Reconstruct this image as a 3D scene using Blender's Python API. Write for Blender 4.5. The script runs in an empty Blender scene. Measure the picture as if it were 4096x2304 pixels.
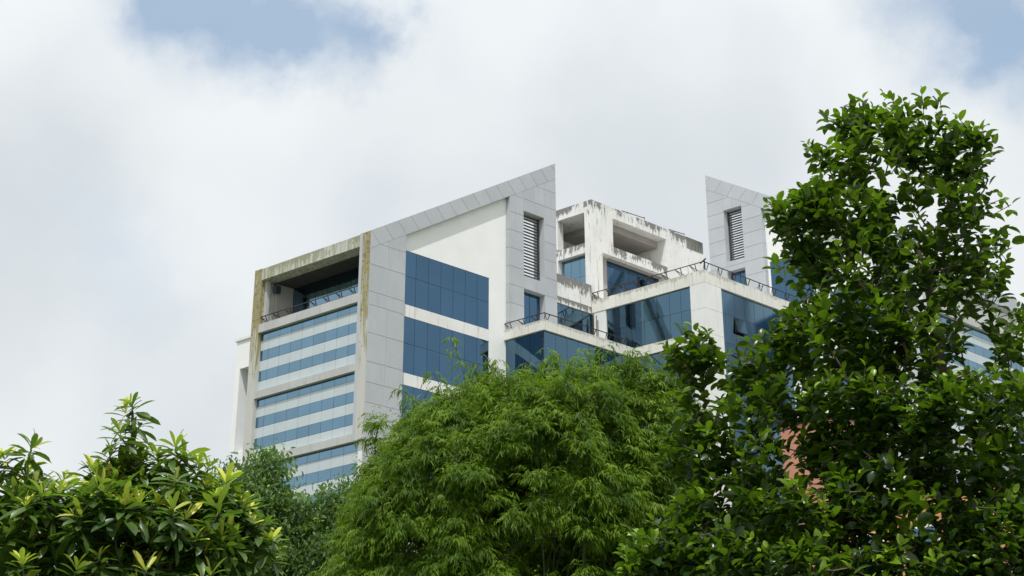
import bpy, bmesh, math, random
import numpy as np
from mathutils import Vector, Matrix

# ------------------------------------------------------------------ camera
sc = bpy.context.scene
col = sc.collection
CAM = Vector((60.4426, -63.9585, 1.6))
YAW, PIT, ROLL = math.radians(37.54), math.radians(22.72), math.radians(-0.14)
FWD = Vector((-math.sin(YAW)*math.cos(PIT), math.cos(YAW)*math.cos(PIT), math.sin(PIT)))
R0 = Vector((math.cos(YAW), math.sin(YAW), 0)); U0v = R0.cross(FWD)
RGT = math.cos(ROLL)*R0 + math.sin(ROLL)*U0v
UPV = -math.sin(ROLL)*R0 + math.cos(ROLL)*U0v
FPX = 6058.0
cd = bpy.data.cameras.new("camera"); cam = bpy.data.objects.new("camera", cd); col.objects.link(cam)
m = Matrix((RGT, UPV, -FWD)).transposed().to_4x4(); m.translation = CAM
cam.matrix_world = m
cd.sensor_width = 36; cd.lens = FPX/4096*36; cd.clip_end = 5000; cd.clip_start = 0.1
sc.camera = cam

def at(px, py, dist):
    """world point seen at photo position (px, py) at a horizontal distance"""
    px, py, dist = float(px), float(py), float(dist)
    d = (px-2048)/FPX*RGT - (py-1152)/FPX*UPV + FWD
    return CAM + d*(dist/math.hypot(d.x, d.y))

# ------------------------------------------------------------------ light
SUN_DIR = Vector((0.21, -0.33, 0.92)).normalized()
w = bpy.data.worlds.new("World"); sc.world = w; w.use_nodes = True
nt = w.node_tree; nt.nodes.clear()
def N(nt, t, **k):
    n = nt.nodes.new(t)
    for a, b in k.items():
        setattr(n, a, b)
    return n
sky = N(nt, 'ShaderNodeTexSky', sky_type='NISHITA', sun_disc=False)
sky.sun_elevation = math.asin(SUN_DIR.z); sky.sun_rotation = math.atan2(SUN_DIR.x, SUN_DIR.y)
sky.air_density = 1.0; sky.dust_density = 0.6; sky.ozone_density = 1.0
bgs = N(nt, 'ShaderNodeBackground'); bgs.inputs['Strength'].default_value = 0.15
tint = N(nt, 'ShaderNodeVectorMath', operation='MULTIPLY'); nt.links.new(sky.outputs[0], tint.inputs[0]); tint.inputs[1].default_value = (0.98, 1.22, 1.20)
nt.links.new(tint.outputs[0], bgs.inputs['Color'])
tc = N(nt, 'ShaderNodeTexCoord')
def vmath(op, a=None, b=None, s=None):
    n = N(nt, 'ShaderNodeVectorMath', operation=op)
    for i, x in enumerate((a, b)):
        if x is None: continue
        if hasattr(x, 'links') or isinstance(x, bpy.types.NodeSocket): nt.links.new(x, n.inputs[i])
        else: n.inputs[i].default_value = x
    if s is not None: n.inputs['Scale'].default_value = s
    return n
def fmath(op, a, b=None, clamp=False):
    n = N(nt, 'ShaderNodeMath', operation=op); n.use_clamp = clamp
    for i, x in enumerate((a, b)):
        if x is None: continue
        if isinstance(x, bpy.types.NodeSocket): nt.links.new(x, n.inputs[i])
        else: n.inputs[i].default_value = x
    return n.outputs[0]
def mrange(v, a, b, c, d, smooth=True):
    n = N(nt, 'ShaderNodeMapRange'); n.interpolation_type = 'SMOOTHSTEP' if smooth else 'LINEAR'
    nt.links.new(v, n.inputs['Value'])
    for k, x in zip(('From Min', 'From Max', 'To Min', 'To Max'), (a, b, c, d)): n.inputs[k].default_value = x
    return n.outputs[0]
def noise(v, scale, detail, rough=0.5, dist=0.0):
    n = N(nt, 'ShaderNodeTexNoise'); nt.links.new(v, n.inputs['Vector'])
    n.inputs['Scale'].default_value = scale; n.inputs['Detail'].default_value = detail
    n.inputs['Roughness'].default_value = rough; n.inputs['Distortion'].default_value = dist
    return n
D = tc.outputs['Generated']
n1 = noise(D, 5.0, 8, 0.55)
off = vmath('SUBTRACT', n1.outputs['Color'], (0.5, 0.5, 0.5))
off = vmath('SCALE', off.outputs[0], s=0.16)
n1b = noise(D, 30.0, 6, 0.6)
offb = vmath('SUBTRACT', n1b.outputs['Color'], (0.5, 0.5, 0.5)); offb = vmath('SCALE', offb.outputs[0], s=0.035)
DP = vmath('ADD', D, off.outputs[0]); DP = vmath('ADD', DP.outputs[0], offb.outputs[0])
DP = vmath('NORMALIZE', DP.outputs[0]).outputs[0]
def blob(px, py, r, soft, wgt):
    c = (at(px*1.59, py*1.59, 10)-CAM).normalized()
    d = vmath('DISTANCE', DP, tuple(c)).outputs['Value']
    k = 0.0002625
    return mrange(d, (r-soft*1.25)*k, (r+soft*1.25)*k, wgt, 0.0)
blue = None
VEIL = 0.66
for b in ((430, -30, 110, 90, .75), (560, -10, 120, 100, .6), (690, 0, 120, 90, .7), (850, 20, 110, 60, .8), (500, 120, 70, 100, .35), (960, -10, 50, 40, .5),
          (2480, 70, 140, 90, .7), (2590, 200, 130, 80, .7), (2390, -60, 130, 110, .5), (2480, 270, 50, 70, .3),
          (340, 700, 80, 130, .3), (150, 600, 90, 140, .16), (900, 420, 90, 140, .12), (700, 470, 80, 140, .10)):
    o = blob(*b)
    blue = o if blue is None else fmath('ADD', blue, o)
blue = fmath('MINIMUM', blue, 1.0)
cn = noise(D, 3.0, 6, 0.45, 0.4)
cn2 = noise(D, 7.0, 5, 0.45, 0.2)
cb = fmath('ADD', fmath('MULTIPLY', cn.outputs[0], 0.62), fmath('MULTIPLY', cn2.outputs[0], 0.38))
bright = mrange(cb, 0.34, 0.60, 0.77, 0.91)
sep = N(nt, 'ShaderNodeSeparateXYZ'); nt.links.new(D, sep.inputs[0])
elev = mrange(sep.outputs[2], 0.45, 1.0, 1.0, 1.5, False)
bright2 = fmath('MULTIPLY', bright, elev)
rmp = N(nt, 'ShaderNodeValToRGB'); nt.links.new(bright, rmp.inputs[0])
rmp.color_ramp.elements[0].position = 0.76; rmp.color_ramp.elements[0].color = (0.885, 0.95, 1.0, 1)
rmp.color_ramp.elements[1].position = 0.95; rmp.color_ramp.elements[1].color = (0.96, 0.99, 1.0, 1)
bgc = N(nt, 'ShaderNodeBackground'); nt.links.new(rmp.outputs[0], bgc.inputs['Color']); nt.links.new(bright2, bgc.inputs['Strength'])
mx = N(nt, 'ShaderNodeMixShader'); nt.links.new(fmath('MULTIPLY', blue, VEIL), mx.inputs[0]); nt.links.new(bgc.outputs[0], mx.inputs[1]); nt.links.new(bgs.outputs[0], mx.inputs[2])
wo = N(nt, 'ShaderNodeOutputWorld'); nt.links.new(mx.outputs[0], wo.inputs['Surface'])
w.cycles.sampling_method = 'MANUAL'; w.cycles.sample_map_resolution = 512

sl = bpy.data.lights.new("sun", 'SUN'); sl.energy = 3.6; sl.angle = math.radians(0.6); sl.color = (1.0, 0.975, 0.94)
so = bpy.data.objects.new("sun", sl); col.objects.link(so)
so.rotation_euler = SUN_DIR.to_track_quat('Z', 'Y').to_euler(); so.location = (0, 0, 120)
sc.view_settings.view_transform = 'Standard'; sc.view_settings.look = 'None'
sc.view_settings.exposure = 0.0; sc.view_settings.gamma = 1.0; sc.view_settings.use_curve_mapping = False
sc.cycles.max_bounces = 6; sc.cycles.diffuse_bounces = 3; sc.cycles.glossy_bounces = 3
sc.cycles.transmission_bounces = 3; sc.cycles.transparent_max_bounces = 4

random.seed(11); rng = np.random.default_rng(11)

# ------------------------------------------------------------------ tagging
def tag(o, label=None, cat=None, group=None, kind=None):
    if label: o['label'] = label
    if cat: o['category'] = cat
    if group: o['group'] = group
    if kind: o['kind'] = kind
    return o
def empty(name, loc=(0, 0, 0)):
    o = bpy.data.objects.new(name, None); col.objects.link(o); o.location = loc; o.empty_display_size = 0.5
    return o

# ------------------------------------------------------------------ materials
def newmat(name):
    mt = bpy.data.materials.new(name); mt.use_nodes = True; t = mt.node_tree; t.nodes.clear()
    out = t.nodes.new('ShaderNodeOutputMaterial'); p = t.nodes.new('ShaderNodeBsdfPrincipled')
    t.links.new(p.outputs[0], out.inputs['Surface'])
    return mt, t, p, out
def tnoise(t, vec, scale, detail=4, rough=0.5):
    n = t.nodes.new('ShaderNodeTexNoise'); t.links.new(vec, n.inputs['Vector'])
    n.inputs['Scale'].default_value = scale; n.inputs['Detail'].default_value = detail; n.inputs['Roughness'].default_value = rough
    return n.outputs[0]
def tramp(t, v, a, b, lo=0.0, hi=1.0):
    n = t.nodes.new('ShaderNodeMapRange'); n.interpolation_type = 'SMOOTHSTEP'; t.links.new(v, n.inputs['Value'])
    n.inputs['From Min'].default_value = a; n.inputs['From Max'].default_value = b
    n.inputs['To Min'].default_value = lo; n.inputs['To Max'].default_value = hi
    return n.outputs[0]
def tmix(t, f, a, b):
    n = t.nodes.new('ShaderNodeMix'); n.data_type = 'RGBA'
    if isinstance(f, (int, float)): n.inputs[0].default_value = f
    else: t.links.new(f, n.inputs[0])
    for s, x in ((n.inputs[6], a), (n.inputs[7], b)):
        if isinstance(x, bpy.types.NodeSocket): t.links.new(x, s)
        else: s.default_value = (*x, 1)
    return n.outputs[2]
def tm(t, op, a, b):
    n = t.nodes.new('ShaderNodeMath'); n.operation = op
    for i, x in enumerate((a, b)):
        if isinstance(x, bpy.types.NodeSocket): t.links.new(x, n.inputs[i])
        else: n.inputs[i].default_value = x
    return n.outputs[0]
def tscale(t, vec, s):
    n = t.nodes.new('ShaderNodeVectorMath'); n.operation = 'MULTIPLY'; t.links.new(vec, n.inputs[0]); n.inputs[1].default_value = s
    return n.outputs[0]

def wallmat(name, c, var=0.06, dirt=(0.30, 0.28, 0.24), dirt_amt=0.25, rough=0.75, streak=(0.55, 0.75), edges=(), edge_col=(0.09, 0.085, 0.075), edge_amt=0.0, moss=None, panelvar=0.0, spec=0.3):
    """painted or stone wall: mottled tone, rain streaks, optional dark growth below given heights"""
    mt, t, p, out = newmat(name)
    g = t.nodes.new('ShaderNodeNewGeometry'); P = g.outputs['Position']
    n1 = tnoise(t, P, 0.7, 5); n2 = tnoise(t, P, 9.0, 4)
    base = tmix(t, tramp(t, n1, 0.3, 0.7), tuple(x*(1-var) for x in c), tuple(min(1, x*(1+var*0.5)) for x in c))
    base = tmix(t, tramp(t, n2, 0.35, 0.75, 0, 0.18), base, tuple(x*0.82 for x in c))
    if panelvar:
        oi = t.nodes.new('ShaderNodeObjectInfo')
        base = tmix(t, tramp(t, oi.outputs['Random'], 0, 1, 0, panelvar), base, tuple(x*0.72 for x in c))
    st = tnoise(t, tscale(t, P, (3.0, 3.0, 0.22)), 1.6, 6, 0.6)
    f = tramp(t, st, streak[0], streak[1], 0, dirt_amt)
    base = tmix(t, f, base, dirt)
    if edges:
        patch = tramp(t, tnoise(t, P, 0.55, 4), 0.38, 0.58, 0.25, 1.15)
        sx = t.nodes.new('ShaderNodeSeparateXYZ'); t.links.new(P, sx.inputs[0])
        fine = tnoise(t, tscale(t, P, (1, 1, 0.28)), 4.6, 9, 0.72)
        tot = None
        for (ztop, reach) in edges:
            a = tramp(t, sx.outputs[2], ztop-reach, ztop, 0.0, 1.0)
            b = tm(t, 'LESS_THAN', sx.outputs[2], ztop+0.02)
            e = tm(t, 'MULTIPLY', a, b)
            tot = e if tot is None else tm(t, 'MAXIMUM', tot, e)
        thr = tm(t, 'ADD', fine, tm(t, 'MULTIPLY', tm(t, 'MULTIPLY', tot, patch), 0.235))
        f2 = tramp(t, thr, 0.62, 0.675, 0, edge_amt)
        base = tmix(t, f2, base, edge_col)
        f3 = tramp(t, thr, 0.52, 0.66, 0, edge_amt*0.35)
        base = tmix(t, f3, base, tuple(x*0.6 for x in c))
        if moss:
            mn = tnoise(t, P, 1.7, 5)
            base = tmix(t, tm(t, 'MULTIPLY', tramp(t, mn, 0.6, 0.7), tramp(t, tot, 0.5, 1.0, 0, 0.7)), base, moss)
    t.links.new(base, p.inputs['Base Color']); p.inputs['Roughness'].default_value = rough
    p.inputs['Specular IOR Level'].default_value = spec
    bp = t.nodes.new('ShaderNodeBump'); bp.inputs['Strength'].default_value = 0.25; bp.inputs['Distance'].default_value = 0.02
    t.links.new(n2, bp.inputs['Height']); t.links.new(bp.outputs[0], p.inputs['Normal'])
    return mt
def glassmat(name, c, rough=0.04):
    mt, t, p, out = newmat(name)
    oi = t.nodes.new('ShaderNodeObjectInfo'); g = t.nodes.new('ShaderNodeNewGeometry')
    b = tmix(t, tramp(t, oi.outputs['Random'], 0, 1, 0, 0.35), c, tuple(x*0.72 for x in c))
    n = tnoise(t, g.outputs['Position'], 0.5, 3)
    b = tmix(t, tramp(t, n, 0.35, 0.7, 0, 0.15), b, tuple(x*1.3 for x in c))
    t.links.new(b, p.inputs['Base Color'])
    p.inputs['Metallic'].default_value = 1.0; p.inputs['Roughness'].default_value = rough
    nw = tnoise(t, g.outputs['Position'], 1.1, 1)
    bp = t.nodes.new('ShaderNodeBump'); bp.inputs['Strength'].default_value = 0.12; bp.inputs['Distance'].default_value = 0.02
    t.links.new(nw, bp.inputs['Height']); t.links.new(bp.outputs[0], p.inputs['Normal'])
    return mt
def plain(name, c, rough=0.6, metal=0.0, spec=0.4):
    mt, t, p, out = newmat(name)
    g = t.nodes.new('ShaderNodeNewGeometry'); n = tnoise(t, g.outputs['Position'], 3.0, 4)
    b = tmix(t, tramp(t, n, 0.3, 0.7), tuple(x*0.8 for x in c), tuple(x*1.12 for x in c))
    t.links.new(b, p.inputs['Base Color']); p.inputs['Roughness'].default_value = rough; p.inputs['Metallic'].default_value = metal
    p.inputs['Specular IOR Level'].default_value = spec
    return mt

M = {}
M['white'] = wallmat('white_paint', (0.86, 0.86, 0.855), var=0.03, dirt=(0.62, 0.6, 0.57), dirt_amt=0.2, streak=(0.58, 0.8))
M['band'] = wallmat('white_band_paint', (0.80, 0.80, 0.785), dirt=(0.38, 0.30, 0.22), dirt_amt=0.55, streak=(0.55, 0.72))
M['granite'] = wallmat('grey_granite', (0.47, 0.49, 0.52), var=0.05, dirt=(0.2, 0.2, 0.2), dirt_amt=0.22, rough=0.5, panelvar=0.22, spec=0.35)
M['granite_light'] = wallmat('pale_granite', (0.50, 0.525, 0.56), var=0.05, dirt=(0.25, 0.25, 0.25), dirt_amt=0.2, rough=0.5, panelvar=0.2)
M['frame'] = wallmat('weathered_frame', (0.50, 0.50, 0.49), var=0.1, dirt=(0.28, 0.26, 0.22), dirt_amt=0.5, streak=(0.5, 0.75))
M['frame_moss'] = wallmat('mossy_beam', (0.56, 0.56, 0.51), var=0.1, dirt=(0.26, 0.26, 0.13), dirt_amt=0.8, streak=(0.42, 0.62), edges=((42.3, 1.1),), edge_col=(0.24, 0.25, 0.12), edge_amt=0.8)
M['olive'] = wallmat('algae_stained_post', (0.30, 0.27, 0.17), var=0.2, dirt=(0.55, 0.53, 0.48), dirt_amt=0.9, streak=(0.52, 0.62), edges=((42.3, 1.8), (37.6, .5), (33.0, .3)), edge_col=(0.07, 0.06, 0.035), edge_amt=0.8)
def olive_mat():
    mt, t, p, out = newmat('algae_streaked_post'); g = t.nodes.new('ShaderNodeNewGeometry'); Pp = g.outputs['Position']
    sx = t.nodes.new('ShaderNodeSeparateXYZ'); t.links.new(Pp, sx.inputs[0])
    st = tnoise(t, tscale(t, Pp, (5.5, 5.5, 0.35)), 1.5, 6, 0.6); fn = tnoise(t, Pp, 3.0, 6, 0.65)
    h = tramp(t, sx.outputs[2], 31.0, 39.5, -0.16, 0.12)
    f = tramp(t, tm(t, 'ADD', st, h), 0.44, 0.60)
    c = tmix(t, f, (0.52, 0.515, 0.49), (0.30, 0.265, 0.13))
    c = tmix(t, tramp(t, tm(t, 'ADD', fn, tm(t, 'MULTIPLY', h, .6)), 0.58, 0.70, 0, .75), c, (0.13, 0.10, 0.05))
    t.links.new(c, p.inputs['Base Color']); p.inputs['Roughness'].default_value = .85
    return mt
M['olive'] = olive_mat()
M['cream'] = wallmat('cream_stone', (0.76, 0.75, 0.70), var=0.05, dirt=(0.40, 0.36, 0.27), dirt_amt=0.5, streak=(0.54, 0.76), edges=((42.8, .5), (38.4, .4)), edge_col=(0.30, 0.27, 0.18), edge_amt=0.5, panelvar=0.12)
M['stone'] = wallmat('white_stone', (0.79, 0.79, 0.775), var=0.04, dirt=(0.45, 0.42, 0.36), dirt_amt=0.25, panelvar=0.08)
M['concrete'] = wallmat('stained_concrete', (0.80, 0.79, 0.775), var=0.06, dirt=(0.22, 0.21, 0.2), dirt_amt=0.6, streak=(0.57, 0.70),
                        edges=((50.95, 1.1), (47.7, 1.0), (44.03, 1.6), (42.3, .8)), edge_amt=0.95, edge_col=(0.045, 0.044, 0.042), moss=(0.17, 0.17, 0.08))
M['concrete_upper'] = wallmat('stained_concrete_upper', (0.80, 0.79, 0.775), var=0.06, dirt=(0.22, 0.21, 0.2), dirt_amt=0.5, streak=(0.57, 0.70), edges=((50.95, 1.3), (43.2, 1.0)), edge_amt=0.95, edge_col=(0.045, 0.044, 0.042), moss=(0.17, 0.17, 0.08))
M['blackened'] = wallmat('blackened_concrete', (0.24, 0.24, 0.22), var=0.3, dirt=(0.05, 0.05, 0.045), dirt_amt=0.8, streak=(0.45, 0.6), edges=((51, 1.0),), edge_col=(0.13, 0.15, 0.05), edge_amt=0.7)
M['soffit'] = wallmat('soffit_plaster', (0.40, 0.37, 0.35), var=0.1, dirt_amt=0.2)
M['joint'] = plain('joint_shadow', (0.16, 0.165, 0.17), 0.9)
M['mullion'] = plain('dark_mullion', (0.03, 0.045, 0.06), 0.5)
M['glass'] = glassmat('blue_wing_glass', (0.08, 0.155, 0.245))
M['glass_stripe'] = glassmat('blue_strip_glass', (0.185, 0.31, 0.41), 0.07)
M['glass_teal'] = glassmat('teal_blue_glass', (0.10, 0.18, 0.25))
M['glass_bay'] = glassmat('slate_blue_bay_glass', (0.125, 0.215, 0.30), 0.12)
M['spandrel'] = wallmat('pale_spandrel', (0.52, 0.585, 0.61), var=0.03, dirt=(0.4, 0.42, 0.42), dirt_amt=0.2, rough=0.3, panelvar=0.1, spec=0.5)
M['rust'] = plain('rusted_dark_steel', (0.045, 0.035, 0.03), 0.8)
M['slat'] = plain('louvre_slat_paint', (0.06, 0.062, 0.066), 0.7)
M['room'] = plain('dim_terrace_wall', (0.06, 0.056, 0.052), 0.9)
M['terracotta'] = wallmat('terracotta_render', (0.52, 0.24, 0.16), var=0.08, dirt=(0.35, 0.17, 0.12), dirt_amt=0.3)
M['orange'] = wallmat('orange_render', (0.58, 0.30, 0.13), var=0.08, dirt=(0.35, 0.2, 0.12), dirt_amt=0.3)
M['roof'] = plain('roof_screed', (0.35, 0.34, 0.32), 0.9)
M['ground'] = wallmat('campus_ground', (0.10, 0.12, 0.06), var=0.3, dirt=(0.16, 0.14, 0.10), dirt_amt=0.5)

# ------------------------------------------------------------------ building geometry helpers
SK = math.radians(11.6)
VD = Vector((math.sin(SK), math.cos(SK), 0))     # direction of the second set of walls
def P(u, v, z): return Vector((u+v*VD.x, v*VD.y, z))

class MB:
    def __init__(s): s.bm = bmesh.new()
    def poly_prism(s, pts_a, pts_b):
        va = [s.bm.verts.new(p) for p in pts_a]; vb = [s.bm.verts.new(p) for p in pts_b]; n = len(va)
        s.bm.faces.new(va); s.bm.faces.new(list(reversed(vb)))
        for i in range(n):
            s.bm.faces.new([va[i], vb[i], vb[(i+1) % n], va[(i+1) % n]])
        return s
    def box(s, u0, u1, v0, v1, z0, z1):
        a = [P(u0, v0, z0), P(u1, v0, z0), P(u1, v1, z0), P(u0, v1, z0)]
        return s.poly_prism(a, [p+Vector((0, 0, z1-z0)) for p in a])
    def bar(s, p, q, r):
        p = Vector(p); q = Vector(q); d = (q-p).normalized()
        x = d.orthogonal().normalized(); y = d.cross(x)
        ring = [x*r, y*r, -x*r, -y*r]
        return s.poly_prism([p+o for o in ring], [q+o for o in ring])
    def build(s, name, mat, parent=None, label=None, bevel=0):
        bmesh.ops.recalc_face_normals(s.bm, faces=s.bm.faces[:])
        me = bpy.data.meshes.new(name); s.bm.to_mesh(me); s.bm.free()
        me.materials.append(M[mat] if isinstance(mat, str) else mat)
        o = bpy.data.objects.new(name, me); col.objects.link(o)
        if parent: o.parent = parent
        if label: o['label'] = label
        return o
def box(name, mat, parent, *b, label=None): return MB().box(*b).build(name, mat, parent, label)

_unit = {}
def unit(mat):
    if mat not in _unit:
        bm = bmesh.new(); bmesh.ops.create_cube(bm, size=1.0)
        bmesh.ops.translate(bm, verts=bm.verts[:], vec=(0, 0.5, 0))
        me = bpy.data.meshes.new('slab_piece_'+mat); bm.to_mesh(me); bm.free(); me.materials.append(M[mat]); _unit[mat] = me
    return _unit[mat]
ANG = {'S': 0.0, 'E': math.pi/2-SK}
def piece(name, mat, parent, face, plane, a0, a1, z0, z1, thick=0.05, gap=0.03, tilt=0.0):
    """one thin rectangular piece on a wall; its back lies deeper in the wall than its front"""
    o = bpy.data.objects.new(name, unit(mat)); col.objects.link(o); o.parent = parent
    a = (a0+a1)/2
    o.location = P(a, plane, (z0+z1)/2) if face == 'S' else P(plane, a, (z0+z1)/2)
    o.scale = (a1-a0-gap, thick, z1-z0-gap)
    o.rotation_euler = (random.gauss(0, tilt), 0, ANG[face]+random.gauss(0, tilt))
    return o
def window(parent, face, plane, cols, rows, mat='glass', name='pane', back=0.06, tilt=0.0028, skip=None, gap=0.021):
    """dark mullion backing with one pane per field"""
    a0, a1, z0, z1 = cols[0], cols[-1], rows[0], rows[-1]
    if face == 'S': wd = box('window', 'mullion', parent, a0, a1, plane+0.03, plane+0.03+back, z0, z1)
    else: wd = box('window', 'mullion', parent, plane-0.03-back, plane-0.03, a0, a1, z0, z1)
    for i in range(len(cols)-1):
        for j in range(len(rows)-1):
            mm = mat(j) if callable(mat) else mat
            piece('pane' if mm.startswith('glass') else 'spandrel_panel', mm, wd, face, plane, cols[i], cols[i+1], rows[j], rows[j+1], 0.05, gap, tilt if mm.startswith('glass') else 0)
    return wd
def lin(a, b, n): return [a+(b-a)*i/n for i in range(n+1)]

def clip(poly, nx, ny, c):
    """keep the part of a 2-d polygon where nx*x+ny*y <= c"""
    out = []
    for i in range(len(poly)):
        p, q = poly[i], poly[(i+1) % len(poly)]
        dp, dq = nx*p[0]+ny*p[1]-c, nx*q[0]+ny*q[1]-c
        if dp <= 0: out.append(p)
        if dp*dq < 0:
            k = dp/(dp-dq); out.append((p[0]+k*(q[0]-p[0]), p[1]+k*(q[1]-p[1])))
    return out
def shrink(poly, g):
    cx = sum(p[0] for p in poly)/len(poly); cy = sum(p[1] for p in poly)/len(poly)
    w_ = max(p[0] for p in poly)-min(p[0] for p in poly); h_ = max(p[1] for p in poly)-min(p[1] for p in poly)
    return [(cx+(x-cx)*(1-g/w_), cy+(y-cy)*(1-g/h_)) for x, y in poly]

# ------------------------------------------------------------------ ground
gm = MB(); gm.poly_prism([Vector((x, y, 0)) for x, y in ((-900, -900), (900, -900), (900, 1500), (-900, 1500))], [Vector((x, y, -0.5)) for x, y in ((-900, -900), (900, -900), (900, 1500), (-900, 1500))])
tag(gm.build('ground', 'ground'), kind='structure')

# ------------------------------------------------------------------ the office building
B = empty('office_building', (0, 0, 0))
tag(B, 'white and grey office block with sloping granite fins, striped blue glazing and stepped glass bays', 'building')

H = 4.6
def wing(mapf, dz, length, slope, pier_a, spike_a, louv, win2, joints_a, joints_pier, windows, gmat, zlow, toprows):
    """sloping fin wall. mapf(a, b, z): a along the wall from its low corner, b depth into the building"""
    ztop = lambda a: 42.28+dz+slope*a
    T = 1.27
    def prism(poly, b0, b1, name, mat, parent):
        k = MB(); k.poly_prism([mapf(a, b0, z) for a, z in poly], [mapf(a, b1, z) for a, z in poly])
        return k.build(name, mat, parent)
    fin = B
    bk = 0.014
    # solid carcass
    car = MB()
    def add(poly, b0=bk, b1=0.95):
        car.poly_prism([mapf(a, b0, z) for a, z in poly], [mapf(a, b1, z) for a, z in poly])
    add([(0, zlow), (pier_a, zlow), (pier_a, ztop(pier_a)), (0, ztop(0))])
    add([(pier_a, ztop(pier_a)-T), (spike_a, ztop(spike_a)-T), (spike_a, ztop(spike_a)), (pier_a, ztop(pier_a))])
    l0, l1, lz0, lz1 = louv; wz0, wz1 = win2
    add([(spike_a, 0), (l0, 0), (l0, ztop(l0)), (spike_a, ztop(spike_a))])
    add([(l1, 0), (length, 0), (length, ztop(length)), (l1, ztop(l1))])
    add([(l0, lz1), (l1, lz1), (l1, ztop(l1)), (l0, ztop(l0))])
    add([(l0, wz1), (l1, wz1), (l1, lz0), (l0, lz0)])
    add([(l0, 0), (l1, 0), (l1, wz0), (l0, wz0)])
    wall = car.build('fin_wall', gmat, B)
    # granite panels, one by one
    def panel(poly):
        if len(poly) < 3: return
        ar = abs(sum(poly[i][0]*poly[(i+1) % len(poly)][1]-poly[(i+1) % len(poly)][0]*poly[i][1] for i in range(len(poly))))/2
        if ar < 0.03: return
        prism(shrink(poly, 0.045), 0.0, bk+0.01, 'panel', gmat, wall)
    k = -1
    while 3.12+1.04*(k-3) < length:
        a0 = 3.12+1.04*(k-3); a1 = a0+1.04; s = 0.46
        q = [(a0, ztop(a0)), (a1, ztop(a1)), (a1+s*T*1.25, ztop(a1+s*T*1.25)-T), (a0+s*T*1.25, ztop(a0+s*T*1.25)-T)]
        q = clip(q, 1, 0, length); q = clip(q, -1, 0, 0.0) if q else q
        if len(q) > 2: panel(q)
        k += 1
    def grid(cols, rows, hole=None):
        for i in range(len(cols)-1):
            for j in range(len(rows)-1):
                q = [(cols[i], rows[j]), (cols[i+1], rows[j]), (cols[i+1], rows[j+1]), (cols[i], rows[j+1])]
                q = clip(q, -slope, 1, 42.28+dz-T)      # below the sloping band
                if len(q) < 3: continue
                if hole:
                    parts = [q]
                    for h0, h1 in hole:
                        nxt = []
                        for pq in parts:
                            a = clip(pq, 0, 1, h0); b = clip(pq, 0, -1, -h1)
                            nxt += [x for x in (a, b) if len(x) > 2]
                        parts = nxt
                    for x in parts: panel(x)
                else: panel(q)
    grid([0, pier_a/2, pier_a], joints_pier)
    sj = toprows
    grid([spike_a, l0], sj); grid([l1, length], sj)
    mid = (l0+l1)/2
    for c in ([l0, mid], [mid, l1]): grid(c, sj, hole=((lz0, lz1), (wz0, wz1)))
    # side strip of panels where the tall pier returns to the recessed wall
    for j in range(len(sj)-1):
        if sj[j+1] < ztop(spike_a)-T:
            q = MB(); z0, z1 = sj[j]+0.015, sj[j+1]-0.015
            q.poly_prism([mapf(spike_a-0.03, 0.01, z0), mapf(spike_a-0.03, 0.33, z0), mapf(spike_a-0.03, 0.33, z1), mapf(spike_a-0.03, 0.01, z1)],
                         [mapf(spike_a-0.002, 0.01, z0), mapf(spike_a-0.002, 0.33, z0), mapf(spike_a-0.002, 0.33, z1), mapf(spike_a-0.002, 0.01, z1)])
            q.build('panel', gmat, wall)
    # louvre
    fr = MB()
    for (a, b) in ((l0+0.002, l0+0.07), (l1-0.07, l1-0.002)):
        fr.poly_prism([mapf(a, .44, lz0+.002), mapf(b, .44, lz0+.002), mapf(b, .60, lz0+.002), mapf(a, .60, lz0+.002)],
                      [mapf(a, .44, lz1-.002), mapf(b, .44, lz1-.002), mapf(b, .60, lz1-.002), mapf(a, .60, lz1-.002)])
    louvre = fr.build('louvre', 'slat', B)
    n = 21
    for i in range(n):
        z = lz0+0.10+(lz1-lz0-0.18)*i/(n-1)
        q = MB()
        q.poly_prism([mapf(l0+.05, .47, z-.045), mapf(l0+.05, .57, z-.045), mapf(l0+.05, .57, z+.045), mapf(l0+.05, .47, z+.03)],
                     [mapf(l1-.05, .47, z-.045), mapf(l1-.05, .57, z-.045), mapf(l1-.05, .57, z+.045), mapf(l1-.05, .47, z+.03)])
        q.build('slat', 'slat', louvre)
    # narrow window under the louvre
    q = MB(); q.poly_prism([mapf(l0, .5, wz0), mapf(l1, .5, wz0), mapf(l1, .5, wz1), mapf(l0, .5, wz1)], [mapf(l0, .56, wz0), mapf(l1, .56, wz0), mapf(l1, .56, wz1), mapf(l0, .56, wz1)])
    wd = q.build('window', 'mullion', B)
    for (a0, a1) in ((l0, mid), (mid, l1)):
        q = MB(); q.poly_prism([mapf(a0+.02, .46, wz0), mapf(a1-.02, .46, wz0), mapf(a1-.02, .46, wz1), mapf(a0+.02, .46, wz1)], [mapf(a0+.02, .5, wz0), mapf(a1-.02, .5, wz0), mapf(a1-.02, .5, wz1), mapf(a0+.02, .5, wz1)])
        q.build('pane', 'glass', wd)
    # recessed white wall with its window openings
    wa0, wa1, tops = windows
    k = MB()
    def addw(poly, b0=0.335, b1=0.6):
        poly = clip(poly, -slope, 1, 42.28+dz-T-0.003)
        if len(poly) < 3: return
        k.poly_prism([mapf(a, b0, z) for a, z in poly], [mapf(a, b1, z) for a, z in poly])
    addw([(pier_a, tops[0][1]), (spike_a, tops[0][1]), (spike_a, ztop(spike_a)), (pier_a, ztop(spike_a))])
    if wa1 < spike_a: addw([(wa1, zlow-12), (spike_a, zlow-12), (spike_a, tops[0][1]), (wa1, tops[0][1])])
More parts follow.
